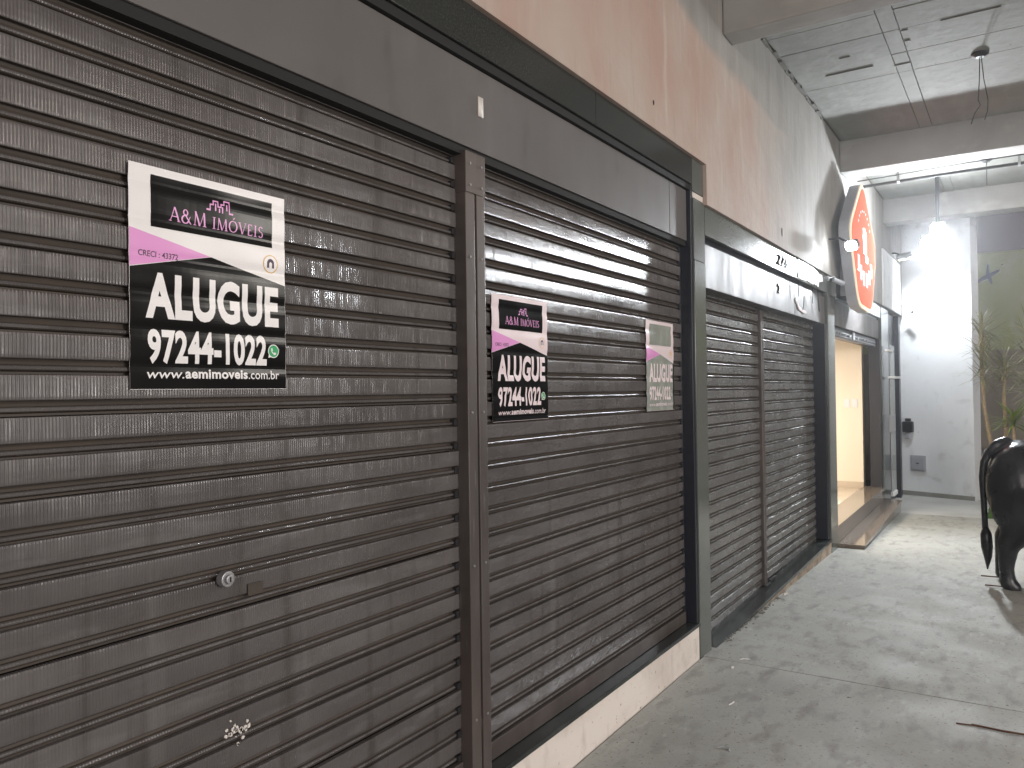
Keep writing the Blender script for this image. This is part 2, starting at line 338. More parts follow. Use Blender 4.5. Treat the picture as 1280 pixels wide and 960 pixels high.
def shutter(x0, x1, z0, z1, y, label, first_z=None, sm=slat_m):
    sh = bpy.data.objects.new('roller_shutter', None); sh.location = (x0, y, z0); put(sh, sb)
    if label: sh['label'] = label
    me = slat_mesh(x1-x0, 'slat', sm); L = x1-x0
    n = int(math.ceil((z1-z0)/PITCH)); z = first_z if first_z is not None else 0
    for k in range(n+1):
        o = bpy.data.objects.new('slat', me); put(o, sh)
        o.location = (0, random.uniform(-.0012, .0012), z+k*PITCH)
        o.rotation_euler = (random.gauss(0, .011), random.uniform(-.0004, .0004), random.uniform(-.0008, .0008))
    return sh
sh1 = shutter(-2.5, 2.196, .275, 2.40, .072, 'leftmost roller shutter, with the largest poster and a lock')
sh2 = shutter(2.305, 4.352, .275, 2.40, .072, 'second roller shutter, with two posters')
for sh, x0, x1 in ((sh1, -2.5, 2.196), (sh2, 2.305, 4.352)):
    MB().box(x0, x1, .062, .085, .209, .276).obj('bottom_rail', guide_m, sh, bevel=.004)
    lug = MB().box(x1-.022-x0, x1-.004-x0, -.004, .008, .006, .026).mesh('end_lug', blackp_m)
    for k in range(26):
        o = bpy.data.objects.new('end_lug', lug); put(o, sh); o.location = (0, 0, k*PITCH)
# posts between the shutters (double guide channel with a cap piece)
def post(x0, x1, y, z0, z1, cap=True):
    g = bpy.data.objects.new('guide_post', None); g.location = (x0, y, z0); put(g, sb)
    w = (x1-x0)
    mb = MB(); mb.box(x0, x0+w*.46, y, y+.11, z0, z1)
    mb.obj('channel', guide_m, g, bevel=.003)
    MB().box(x0+w*.47, x0+w*.56, y+.006, y+.11, z0, z1).obj('channel', guide_m, g)
    MB().box(x0+w*.57, x1, y-.001, y+.11, z0, z1).obj('channel', guide_m, g, bevel=.003)
    if cap: MB().box(x0-.002, x1+.002, y-.004, y+.1, z1-.135, z1+.01).obj('cap_plate', guide_m, g, bevel=.003)
    return g
gp = post(2.195, 2.308, .022, .21, 2.378)
screw = MB().tube([(0, .001, 0), (0, -.0035, 0)], [.0055, .0045], 10).mesh('screw', metal_m)
for z in (.42, .95, 1.48, 2.02, 2.27, 2.345):
    for dx in (.022, .090):
        o = bpy.data.objects.new('screw', screw); put(o, gp); o.location = (dx, -.004 if z > 2.24 else 0, z-.21)
# lock on the leftmost shutter
lk = MB(); lk.disc_y(1.232, 1.105, .019, .046, .068); lk.disc_y(1.232, 1.105, .011, .038, .047); lk.obj('lock', metal_m, sh1, bevel=.002)
MB().box(1.2305, 1.2335, .0365, .0385, 1.099, 1.111).obj('keyhole', black_m, sh1)
MB().box(1.305, 1.35, .0655, .067, 1.045, 1.075).obj('worn_patch', groove_m, sh1)
# flaked sticker residue
mb = MB()
for k in range(26):
    x, z, s = random.gauss(1.272, .018), random.gauss(.722, .012), random.uniform(.002, .008)
    p = [(x+s*random.uniform(.5, 1.2)*math.cos(a*1.047), z+s*random.uniform(.5, 1.2)*math.sin(a*1.047)) for a in range(6)]
    mb.prism(p, .0636, .0665)
mb.obj('sticker_residue', number_m, sh1)

# ------------------------------------------------------------ second shop
def sillz(x): return -.004+(x-4.6)*.0235
MB().hexa([(4.598, -.003, -.3), (8.13, -.003, -.3), (8.13, .2, -.3), (4.598, .2, -.3)], [(4.598, -.003, sillz(4.6)-.024), (8.13, -.003, sillz(8.13)-.024), (8.13, .2, sillz(8.13)-.024), (4.598, .2, sillz(4.6)-.024)]).obj('sill_riser', riser_m, sb)
MB().hexa([(4.598, -.015, sillz(4.6)-.0235), (8.13, -.015, sillz(8.13)-.0235), (8.13, .2, sillz(8.13)-.0235), (4.598, .2, sillz(4.6)-.0235)], [(4.598, -.015, sillz(4.6)), (8.13, -.015, sillz(8.13)), (8.13, .2, sillz(8.13)), (4.598, .2, sillz(4.6))]).obj('granite_sill', dark_granite_m, sb, bevel=.002)
sh3 = shutter(4.60, 6.135, -.03, 2.16, .125, 'third roller shutter, beyond the first granite pillar', sm=slat_lit_m)
sh4 = shutter(6.20, 8.06, .0, 2.16, .125, 'fourth roller shutter, next to the lit doorway', .02, slat_lit_m)
post(6.132, 6.203, .098, .035, 2.155, False)
B('jamb', jamb_m, sb, 8.052, 8.118, .012, .16, .08, 2.17, bevel=.002)
bl = MB(); bl.box(6.06, 6.19, .065, .08, .045, .056); bl.box(6.25, 6.42, .085, .10, .05, .060); bl.obj('floor_bolt', blackp_m, sh3)
for x0, x1 in ((4.60, 6.88), (6.883, 8.115)):
    B('fascia', fascia_m, sb, x0, x1, .02, .15, 2.165, 2.432, bevel=.004)
MB().box(4.60, 8.115, .04, .15, 2.434, 2.472).obj('shadow_gap', jamb_m, sb)
for x0, x1 in ((4.598, 6.88), (6.884, 8.46), (8.464, 10.0), (10.004, 11.62)):
    B('granite_panel', granite_m, sb, x0, x1, 0, .15, 2.474, 2.648, bevel=.002)
B('granite_pillar', granite_m, sb, 8.12, 8.45, -.006, .16, -.12, 2.472, bevel=.003)
# ------------------------------------------------------------ third shop: lit doorway and room
MB().hexa([(8.452, 0, -.3), (11.66, 0, -.3), (11.66, .25, -.3), (8.452, .25, -.3)], [(8.452, 0, .135), (11.66, 0, .175), (11.66, .25, .175), (8.452, .25, .135)]).obj('threshold_riser', step_m, sb)
MB().hexa([(8.452, -.01, .136), (11.66, -.01, .176), (11.66, .25, .176), (8.452, .25, .136)], [(8.452, -.01, .156), (11.66, -.01, .196), (11.66, .25, .196), (8.452, .25, .156)]).obj('threshold', step_m, sb, bevel=.002)
B('fascia', fascia_m, sb, 8.455, 11.56, .02, .15, 2.19, 2.44, bevel=.004)
MB().box(8.455, 11.60, .045, .15, 2.442, 2.472).obj('shadow_gap', jamb_m, sb)
hd = MB(); hd.box(8.455, 11.6, .06, .16, 2.085, 2.188); hd.obj('door_head', jamb_m, sb)
rl = MB(); rl.box(8.46, 11.5, .048, .059, 2.135, 2.148); rl.box(8.46, 11.5, .05, .059, 2.10, 2.108)
for x in (8.7, 8.85, 9.0, 9.3, 9.55, 9.6, 10.1, 10.5, 10.75): rl.box(x, x+.05, .04, .047, 2.115, 2.140)
rl.box(9.75, 9.86, .035, .047, 2.09, 2.185); rl.obj('door_rail', metal_m, sb)
B('jamb', jamb_m, sb, 11.57, 11.648, .008, .15, .19, 2.19, bevel=.002)
room = bpy.data.objects.new('shop_room', None); room.location = (8.46, .26, .16); put(room, sb)
MB().box(8.3, 11.8, .252, 3.4, .05, .165).obj('room_floor', tile_m, room)
B('room_wall', cream_wall_m, room, 11.66, 11.8, .251, 3.4, .166, 2.6)
B('room_wall', cream_wall_m, room, 8.25, 8.40, .251, 3.4, .166, 2.6)
B('room_wall', cream_wall_m, room, 8.41, 11.65, 3.3, 3.4, .166, 2.6)
MB().box(8.41, 11.65, .252, 3.29, 2.20, 2.3).obj('room_ceiling', white_m, room)
MB().box(11.642, 11.659, .252, 3.29, .166, .25).obj('baseboard', tile_m, room)
MB().box(8.452, 11.648, .1505, .2505, 2.19, 2.6).obj('lintel', cream_wall_m, room)
for y in (.41, .31): 
    MB().box(11.648, 11.659, y, y+.075, 1.27, 1.385).obj('switch_plate', white_m, room, bevel=.003)
lamp('room_light', 'AREA', (9.8, 1.6, 2.15), 46, (1, .88, .73), 1.0, aim=(9.8, 1.6, 0))
# pillar and dark end bay
B('granite_pillar', granite_m, sb, 11.65, 12.30, -.004, .16, -.25, 2.64, bevel=.003)
B('dark_panel', jamb_m, sb, 12.31, 13.45, .05, .15, -.2, 2.62, bevel=.003)
B('granite_panel', white_m, sb, 11.66, 13.45, -.045, -.021, 2.65, 3.42, bevel=.004)  # granite coloured white: the wall lamp's blown-out light put into the colour
B('end_post', jamb_m, sb, 13.30, 13.46, -.02, .15, -.2, 2.62, bevel=.003)

# numbers on the fascias
def text_mesh(s, x0, x1, z0, z1, y, mats, name, parent, depth=0.0, bold=0., cuts=None, shear=0.):
    cu = bpy.data.curves.new('t', 'FONT'); cu.body = s; cu.size = 1; cu.offset = bold; cu.space_character = 1.0+bold*1.6; cu.resolution_u = 4
    cu.shear = shear
    o = bpy.data.objects.new('t', cu); C.objects.link(o)
    dg = bpy.context.evaluated_depsgraph_get(); me = bpy.data.meshes.new_from_object(o.evaluated_get(dg))
    bpy.data.objects.remove(o); bpy.data.curves.remove(cu)
    xs = [v.co.x for v in me.vertices]; ys = [v.co.y for v in me.vertices]
    a, b, c, d = min(xs), max(xs), min(ys), max(ys)
    bm = bmesh.new(); bm.from_mesh(me)
    for v in bm.verts: v.co = ((v.co.x-a)/(b-a)*(x1-x0)+x0, y, (v.co.y-c)/(d-c)*(z1-z0)+z0)
    if depth:
        r = bmesh.ops.extrude_face_region(bm, geom=list(bm.faces))
        for v in [g for g in r['geom'] if isinstance(g, bmesh.types.BMVert)]: v.co.y -= depth
        bmesh.ops.recalc_face_normals(bm, faces=bm.faces)
    return finish_print(bm, name, mats, parent, cuts)
def finish_print(bm, name, mats, parent, warp=None):
    if warp:
        z = warp['z0']
        while z < warp['z1']:
            bmesh.ops.bisect_plane(bm, geom=bm.verts[:]+bm.edges[:]+bm.faces[:], plane_co=(0, 0, z), plane_no=(0, 0, 1)); z += .006
        x = warp['x0']
        while x < warp['x1']:
            bmesh.ops.bisect_plane(bm, geom=bm.verts[:]+bm.edges[:]+bm.faces[:], plane_co=(x, 0, 0), plane_no=(1, 0, 0)); x += .02
        for v in bm.verts: v.co.y += warp['f'](v.co.x, v.co.z)
    w = parent_world(parent)
    for v in bm.verts: v.co -= w
    for f in bm.faces:
        if not warp: break
    me = bpy.data.meshes.new(name); bm.normal_update(); bm.to_mesh(me); bm.free()
    me.materials.clear()
    for mm in (mats if isinstance(mats, (list, tuple)) else [mats]): me.materials.append(mm)
    return put(bpy.data.objects.new(name, me), parent)
text_mesh('1', 2.282, 2.312, 2.53, 2.60, .0275, number_m, 'shop_number', sb, .004, .02)
text_mesh('226', 6.24, 6.57, 2.515, 2.60, -.0005, number_dark_m, 'street_number', sb, .010, .006, None, .25)
text_mesh('2', 6.335, 6.395, 2.30, 2.375, .0195, number_dark_m, 'shop_number', sb, .006, .03)

# ------------------------------------------------------------ posters
def poly_print(pts, y, mats, name, parent, warp, thick=0):
    bm = bmesh.new(); vs = [bm.verts.new((p[0], y, p[1])) for p in pts]; f = bm.faces.new(vs)
    bm.normal_update()
    if f.normal.y > 0: bmesh.ops.reverse_faces(bm, faces=[f])
    if thick:
        r = bmesh.ops.extrude_face_region(bm, geom=list(bm.faces))
        for v in [g for g in r['geom'] if isinstance(g, bmesh.types.BMVert)]: v.co.y -= thick
        bmesh.ops.recalc_face_normals(bm, faces=bm.faces)
    return finish_print(bm, name, mats, parent, warp)
def serif_strokes():
    """thin serif capitals: each glyph is (advance, [quads of outline points])"""
    def st(x0, y0, x1, y1, w):                        # a stroke of horizontal width w
        return [(x0-w/2, y0), (x0+w/2, y0), (x1+w/2, y1), (x1-w/2, y1)]
    def sf(x, y, w=.30): return [(x-w/2, y-.02), (x+w/2, y-.02), (x+w/2, y+.03), (x-w/2, y+.03)]
    def arc(cx, cy, rx, ry, a0, a1, w0, w1, n=10):
        q = []
        for i in range(n):
            t0, t1 = [math.radians(a0+(a1-a0)*(i+k)/n) for k in (0, 1)]
            def p(t, s):
                ww = w0+(w1-w0)*abs(math.cos(t)); return (cx+(rx+s*ww/2)*math.cos(t), cy+(ry+s*ww/2)*math.sin(t))
            q.append([p(t0, -1), p(t1, -1), p(t1, 1), p(t0, 1)])
        return q
    G = {}
    G['A'] = (.82, [st(.08, 0, .40, 1, .06), st(.40, 1, .74, 0, .13), [(.18, .30), (.62, .30), (.62, .36), (.20, .36)], sf(.08, .02, .2), sf(.74, .02, .24)])
    G['M'] = (1.05, [st(.12, 0, .18, 1, .06), st(.18, 1, .52, 0, .13), st(.52, 0, .86, 1, .05), st(.86, 1, .92, 0, .13), sf(.12, .02, .22), sf(.92, .02, .28)])
    G['I'] = (.38, [st(.19, 0, .19, 1, .12), sf(.19, .02), sf(.19, .97)])
    G['V'] = (.80, [st(.08, 1, .40, 0, .13), st(.40, 0, .72, 1, .06), sf(.08, .97, .24), sf(.72, .97, .2)])
    G['E'] = (.62, [st(.16, 0, .16, 1, .12), [(.1, .0), (.55, .0), (.55, .07), (.1, .07)], [(.1, .47), (.45, .47), (.45, .53), (.1, .53)], [(.1, .93), (.53, .93), (.53, 1.), (.1, 1.)], st(.53, .0, .55, .2, .05), st(.51, .82, .52, 1, .05)])
    G['O'] = (.95, arc(.47, .5, .38, .47, 0, 360, .05, .13, 22))
    G['o'] = (.95, arc(.47, .5, .38, .47, 0, 360, .05, .13, 22)+[[(.45, 1.1), (.54, 1.1), (.68, 1.28), (.56, 1.28)]])
    G['S'] = (.60, arc(.30, .74, .19, .23, 30, 270, .06, .11)+arc(.30, .27, .20, .24, 90, -150, .06, .12))
    G['&'] = (.90, arc(.36, .76, .16, .20, 0, 360, .05, .1, 14)+arc(.34, .28, .26, .27, 60, 340, .06, .12, 14)+[st(.30, .64, .78, 0, .11), st(.58, .2, .72, .52, .05)])
    return G
SER = serif_strokes()
def serif_text(s, x0, x1, z0, z1, y, mats, name, parent, warp, big=''):
    bm = bmesh.new(); x = 0; q = []
    for i, ch in enumerate(s):
        if ch == ' ': x += .4; continue
        k = 1.0 if i in (0, 1, 2) else .86
        adv, quads = SER[ch]
        for pts in quads: q.append([(x+p[0]*k, p[1]*k) for p in pts])
        x += adv*k+.07
    n = 0
    for pts in q:
        vs = [bm.verts.new((x0+p[0]/x*(x1-x0), y-(n % 3)*.00006, z0+p[1]*(z1-z0))) for p in pts]; n += 1
        bm.faces.new(vs)
    bm.normal_update()
    bmesh.ops.reverse_faces(bm, faces=[f for f in bm.faces if f.normal.y > 0])
    return finish_print(bm, name, mats, parent, warp)
def poster(x0, x1, z0, z1, ysurf, label, seed, glared=False, amp=.0011):
    P = thing('rental_poster', label, 'poster', (x0, ysurf, z0), 'rental posters stuck on the shutters')
    w, h = x1-x0, z1-z0; rnd = random.Random(seed); ph = rnd.uniform(0, 6)
    def f(x, z):                                    # the sheet follows the slats under it and bulges between them
        q = (z-.275)/PITCH % 1
        d = math.exp(-((q-.28)/.16)**2)*amp*1.5
        return d+math.sin(x*31+z*17+ph)*amp*.35+math.sin(z*61+x*9+ph*2)*amp*.22
    warp = dict(z0=z0+.003, z1=z1, x0=x0+.01, x1=x1, f=f)
    U = lambda u: x0+u*w
    V = lambda v: z1-v*h
    y = ysurf
    ink = glare_ink_m if glared else ink_m
    white = pink_paper_m if seed > 1 else paper_m
    poly_print([(x0, z0), (x1, z0), (x1, z1), (x0, z1)], y, white, 'paper_sheet', P, warp, .0005)
    poly_print([(U(0), V(.998)), (U(.998), V(.998)), (U(.998), V(.46)), (U(.48), V(.367)), (U(.002), V(.46))], y-.0009, ink, 'black_field', P, warp)
    poly_print([(U(.002), V(.286)), (U(.475), V(.366)), (U(.002), V(.457))], y-.0010, pink_m, 'pink_triangle', P, warp)
    poly_print([(U(.12), V(.27)), (U(.905), V(.27)), (U(.905), V(.037)), (U(.12), V(.037))], y-.0010, ink, 'logo_panel', P, warp)
    if glared:
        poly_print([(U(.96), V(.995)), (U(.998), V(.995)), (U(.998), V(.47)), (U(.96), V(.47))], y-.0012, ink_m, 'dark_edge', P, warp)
    if not glared:
        serif_text('A&M IMoVEIS', U(.225), U(.845), V(.228), V(.162), y-.0014, logo_m, 'company_name', P, warp)
        mb = []                                       # skyline mark
        pl = [(.455, .140), (.475, .138), (.475, .112), (.495, .112), (.495, .094), (.525, .094), (.525, .118), (.545, .118), (.545, .104), (.565, .104), (.565, .086), (.600, .086), (.600, .140), (.622, .142)]
        bm = bmesh.new()
        for (a, b), (c, d) in zip(pl, pl[1:]):
            r = .0055
            xs = sorted((a, c)); zs = sorted((b, d))
            vs = [bm.verts.new((U(xx), y-.0014, V(zz))) for xx, zz in ((xs[0]-r*.6, zs[1]+r*.6), (xs[1]+r*.6, zs[1]+r*.6), (xs[1]+r*.6, zs[0]-r*.6), (xs[0]-r*.6, zs[0]-r*.6))]
            bm.faces.new(vs)
        for xx, za, zb in ((.51, .105, .14), (.535, .125, .145), (.555, .115, .145), (.583, .1, .13)):
            vs = [bm.verts.new((U(p), y-.0014, V(q))) for p, q in ((xx-.004, zb), (xx+.004, zb), (xx+.004, za), (xx-.004, za))]; bm.faces.new(vs)
        finish_print(bm, 'skyline_mark', logo_m, P, warp)
    text_mesh('CRECI : 43372', U(.05), U(.275), V(.407), V(.380), y-.0014, creci_m if not glared else pink_m, 'licence_number', P, 0, .012, warp)
    # seal
    cx, cz, r = U(.89), V(.355), .052*w
    ring = lambda rr, n=24, sx=1: [(cx+rr*sx*math.cos(2*math.pi*k/n), cz+rr*math.sin(2*math.pi*k/n)) for k in range(n)]
    poly_print(ring(r*1.05), y-.0012, gold_m, 'seal', P, warp)
    poly_print(ring(r*.93), y-.0013, white, 'seal', P, warp)
    arch = [(cx-.5*r, cz-.45*r), (cx-.5*r, cz+.1*r)]+[(cx-.5*r*math.cos(t*.314), cz+.1*r+.5*r*math.sin(t*.314)) for t in range(1, 10)]+[(cx+.5*r, cz+.1*r), (cx+.5*r, cz-.45*r)]
    poly_print(arch, y-.0014, gold_m if glared else creci_m, 'seal_arch', P, warp)
    poly_print([(cx-.2*r, cz-.45*r), (cx-.2*r, cz+.1*r), (cx, cz+.25*r), (cx+.2*r, cz+.1*r), (cx+.2*r, cz-.45*r)], y-.0015, white, 'seal_arch', P, warp)
    wt = white
    text_mesh('ALUGUE', U(.085), U(.945), V(.683), V(.473), y-.0014, wt, 'headline', P, 0, .042, warp)
    text_mesh('97244-1022', U(.095), U(.855), V(.885), V(.728), y-.0014, wt, 'phone_number', P, 0, .036, warp)
    url = text_mesh('www.', U(.09), U(.305), V(.950), V(.922), y-.0014, wt, 'web_address', P, 0, .006, warp, .15)
    text_mesh('aemimoveis', U(.312), U(.715), V(.950), V(.906), y-.0014, wt, 'web_address', P, 0, .03, warp)
    text_mesh('.com.br', U(.722), U(.945), V(.950), V(.906), y-.0014, wt, 'web_address', P, 0, .006, warp)
    cx, cz, r = U(.905), V(.805), .036*w
    poly_print(ring(r*1.12), y-.0013, wt, 'chat_badge', P, warp)
    poly_print([(cx-r*1.05, cz-r*1.1), (cx-r*.2, cz-r*.95), (cx-r*.9, cz-r*.3)], y-.00135, wt, 'chat_badge', P, warp)
    poly_print(ring(r*.97), y-.0014, green_m if not glared else ink, 'chat_badge', P, warp)
    hs = [(cx-r*.52, cz+r*.45), (cx-r*.25, cz+r*.52), (cx-r*.1, cz+r*.12), (cx-r*.28, cz-r*.02), (cx+r*.05, cz-r*.32), (cx+r*.2, cz-r*.18), (cx+r*.55, cz-r*.3), (cx+r*.42, cz-r*.6), (cx+r*.1, cz-r*.62), (cx-r*.45, cz-r*.1)]
    bm = bmesh.new(); vs = [bm.verts.new((p[0], y-.0015, p[1])) for p in hs]; fc = bm.faces.new(vs); bm.normal_update()
    if fc.normal.y > 0: bmesh.ops.reverse_faces(bm, faces=[fc])
    bmesh.ops.triangulate(bm, faces=bm.faces[:]); finish_print(bm, 'chat_badge', wt, P, warp)
    return P
poster(.996, 1.432, 1.566, 2.070, .0636, 'large crisp rental poster alone on the leftmost roller shutter', 1)
poster(2.405, 2.811, 1.438, 1.917, .0636, 'black and white rental poster right beside the shutter post, its black print still dark', 2, amp=.0016)
poster(3.834, 4.216, 1.438, 1.918, .0636, 'rental poster, glare painted grey over its black print, at the far end of the second shutter', 3, glared=True, amp=.0018)

# ------------------------------------------------------------ ceiling: slab of cast panels and three beams
ce = bpy.data.objects.new('ceiling', None); put(ce); tag(ce, kind='structure')
MB().box(-3, 12.3, -4.6, .2, 4.132, 4.3).obj('slab', scar_m, ce)
xs = [-3, -.6, 1.1, 2.9, 4.0, 4.93, 5.14, 5.92, 6.27, 6.72, 7.135, 7.95, 8.80, 9.15, 10.1, 11.0, 11.9]; ys = [-4.6, -2.9, -1.74, -.885, -.775, -.04]
rc = random.Random(4)
for a, b in zip(xs, xs[1:]):
    for c_, d_ in zip(ys, ys[1:]):
        dz = rc.uniform(-.002, .002); g = .0012 if rc.random() < .75 else .003
        MB().box(a+g, b-g, c_+.0028, d_-.0028, 4.12+dz, 4.135).obj('slab_panel', conc_m, ce, bevel=.003)
for x0, x1 in ((4.93, 5.13), (8.80, 9.14), (11.88, 12.2)):
    MB().box(x0, x1, -4.6, -.021, 3.80, 4.13).obj('beam', beam_m, ce, bevel=.012)
# crumbled mortar along the wall and stray scars left by the boards
mb = MB(); x = 5.14
while x < 7.9:
    l = rc.uniform(.03, .16); mb.box(x, x+l, -.03-rc.uniform(0, .03), -.0205, 4.105+rc.uniform(-.012, .006), 4.128); x += l
mb.obj('mortar_residue', scar_m, ce)
mb = MB()
for x, y0, y1, wd in ((6.86, -.62, -.28, .006), (6.28, -1.5, -1.16, .005), (6.56, -.50, -.44, .012), (6.95, -.88, -.78, .006), (6.3, -.93, -.905, .014), (6.5, -.925, -.905, .012)):
    mb.hexa([(x-wd/2, y0, 4.112), (x+wd/2, y0-.01, 4.112), (x+wd/2, y1, 4.112), (x-wd/2, y1+.02, 4.112)], [(x-wd, y0, 4.125), (x+wd, y0, 4.125), (x+wd, y1, 4.125), (x-wd, y1, 4.125)])
mb.obj('formwork_scar', scar_m, ce)

def pendant(x, y, z, label, drops):
    t = thing('ceiling_rose', label, 'light fitting', (x, y, z))
    mb = MB(); n = 20
    mb.tube([(x, y, z), (x, y, z-.012), (x, y, z-.03)], [.062, .060, .03], 20); mb.obj('canopy', blackp_m, t)
    for pts in drops: MB().tube(pts, .0035, 6).obj('loose_wire', cable_m, t)
pendant(7.08, -1.352, 4.117, 'black ceiling rose with two loose wires hanging from the concrete slab', [
    [(7.08, -1.352, 4.10), (7.08, -1.345, 3.9), (7.085, -1.335, 3.76), (7.09, -1.35, 3.72), (7.08, -1.31, 3.66), (7.08, -1.285, 3.58)],
    [(7.085, -1.36, 4.10), (7.09, -1.375, 3.92), (7.10, -1.40, 3.75), (7.09, -1.395, 3.66), (7.09, -1.375, 3.60)]])
pendant(10.45, -1.29, 4.117, 'small dark ceiling rose further back, beyond the second beam', [[(10.45, -1.29, 4.1), (10.45, -1.29, 3.82)]])
t = thing('conduit', 'thin dark conduit running across under the second beam', 'conduit', (9.45, -.1, 3.77))
MB().tube([(9.48, -.10, 3.775), (9.42, -1.0, 3.775), (9.38, -4.3, 3.775)], .016, 8).obj('pipe', cable_m, t)
MB().tube([(9.36, -.10, 3.815), (9.31, -.5, 3.812), (9.25, -1.2, 3.818), (9.2, -4.3, 3.815)], .006, 6).obj('wire', cable_m, t)
for y in (-.5, -1.6, -2.9): MB().box(9.38, 9.46, y-.012, y+.012, 3.755, 4.12).obj('bracket', metal_m, t)

# ------------------------------------------------------------ red illuminated sign
sg = thing('illuminated_sign', 'red shield-shaped lightbox sign with cream rim above the lit doorway', 'sign', (9.0, -.1, 2.36))
def rounded(pts, r, n=5):
    out = []; N = len(pts)
    for i in range(N):
        p0, p, p1 = Vector(pts[i-1]), Vector(pts[i]), Vector(pts[(i+1) % N])
        a = p+(p0-p).normalized()*r; b = p+(p1-p).normalized()*r
        for k in range(n+1):
            s = k/n; out.append(tuple((a*(1-s)+p*s)*(1-s)+(p*(1-s)+b*s)*s))
    return out
SP = [(8.66, 2.375), (9.51, 2.35), (9.86, 3.12), (9.00, 3.745), (8.20, 3.12)]
cx, cz = 9.02, 2.95
def scl(p, k): return [(cx+(x-cx)*k, cz+(z-cz)*k) for x, z in p]
MB().prism(rounded(SP, .19), -.19, -.09).obj('housing', box_m, sg, bevel=.006)
MB().prism(rounded(scl(SP, .995), .19), -.205, -.191).obj('rim', cream_m, sg, bevel=.004)
MB().prism(rounded(scl(SP, .93), .17), -.211, -.2055).obj('red_face', red_m, sg)
MB().box(8.93, 9.07, -.216, -.2115, 2.95, 3.22).obj('emblem', box_m, sg, bevel=.001)
MB().box(9.075, 9.15, -.2155, -.2115, 2.93, 3.20).obj('emblem', cream_m, sg, bevel=.001)
MB().box(9.04, 9.19, -.2165, -.2115, 2.87, 2.94).obj('emblem', blackp_m, sg, bevel=.001)
for k in range(6):                                      # arched row of raised white letters with dark edges (unreadable in the picture)
    a = math.radians(212+k*23); px, pz = 9.02+.46*math.cos(a), 2.98+.30*math.sin(a)
    for dx in (-.035, .035):
        q = [(px+dx-.020, pz-.075), (px+dx+.020, pz-.075), (px+dx+.020, pz+.075), (px+dx-.020, pz+.075)]
        MB().prism([(x+.012, z-.012) for x, z in q], -.2135, -.2115).obj('letter_shadow', blackp_m, sg)
        MB().prism(q, -.2165, -.2140).obj('letter', letter_w_m, sg)
    MB().prism([(px-.05, pz-.015), (px+.05, pz-.015), (px+.05, pz+.022), (px-.05, pz+.022)], -.2168, -.2141).obj('letter', letter_w_m, sg)
mb = MB()
for k in range(9):
    a = math.radians(150-k*15); mb.disc_y(9.02+.40*math.cos(a), 3.1+.30*math.sin(a), .014, -.2135, -.2115, 8)
mb.obj('small_lettering', letter_w_m, sg)
MB().box(8.7, 8.76, -.091, -.021, 2.5, 2.9).obj('wall_bracket', metal_m, sg)
MB().box(9.3, 9.36, -.091, -.021, 2.5, 2.9).obj('wall_bracket', metal_m, sg)

# ------------------------------------------------------------ lamps that are lit in the photograph
def floodlight(loc, label, aim, energy, w=.16, h=.13, col=(.90, .95, 1), arm=None, m_=led_m, spot=None, group=None):
    t = thing('floodlight', label, 'floodlight', loc, group)
    d = (Vector(aim)-Vector(loc)).normalized(); q = d.to_track_quat('-Y', 'Z').to_matrix()
    def loc_obj(mb, name, mm, bevel=0):
        mb.v = [tuple(q @ Vector(v)+Vector(loc)) for v in mb.v]; return mb.obj(name, mm, t, bevel)
    oct_ = lambda k: rounded([(-w/2*k, -h/2*k), (w/2*k, -h/2*k), (w/2*k, h/2*k), (-w/2*k, h/2*k)], min(w, h)*.40*k, 6)
    loc_obj(MB().prism(oct_(1), 0, .05), 'housing', metal_m)
    loc_obj(MB().prism(oct_(.93), -.006, -.001), 'led_panel', m_)
    fins = MB()
    for k in range(6): fins.box(-w/2+.02+k*(w-.04)/5-.003, -w/2+.02+k*(w-.04)/5+.003, .051, .072, -h/2+.01, h/2-.01)
    loc_obj(fins, 'heat_sink', metal_m)
    if arm: MB().tube(arm, .011, 8).obj('arm', blackp_m, t)
    p = tuple(Vector(loc)+d*.10)
    if spot: L = lamp('flood_beam', 'SPOT', p, energy, col, .06, aim, spot, .6)
    else: L = lamp('flood_beam', 'POINT', p, energy, col, .09)
    return t
floodlight((10.65, -.752, 3.197), 'large blazing white floodlight hung in front of the white end wall', (3, -1.6, 1.2), 290, .36, .34, arm=[(10.72, -.75, 3.22), (10.84, -.75, 3.4), (10.84, -.75, 4.12)], spot=math.radians(165))
floodlight((10.72, -.772, 3.43), 'smaller floodlight fixed just above the large floodlight', (5, -2.2, 2.6), 60, .17, .16, arm=[(10.78, -.77, 3.44), (10.86, -.77, 3.56), (10.86, -.77, 4.12)])
floodlight((8.09, -.235, 2.90), 'small bright floodlight on the wall left of the red sign', (7.5, -.02, 2.58), 6, .12, .10, arm=[(8.11, -.22, 2.93), (8.16, -.12, 3.0), (8.16, -.02, 3.0)], m_=led_m, spot=math.radians(60))
floodlight((12.75, -.19, 3.42), 'white wall lamp on a short arm right of the red sign', (13.6, -.65, 1.5), 75, .20, .11, arm=[(12.76, -.16, 3.46), (12.72, -.06, 3.50), (12.72, -.02, 3.50)], m_=led2_m, spot=math.radians(125))

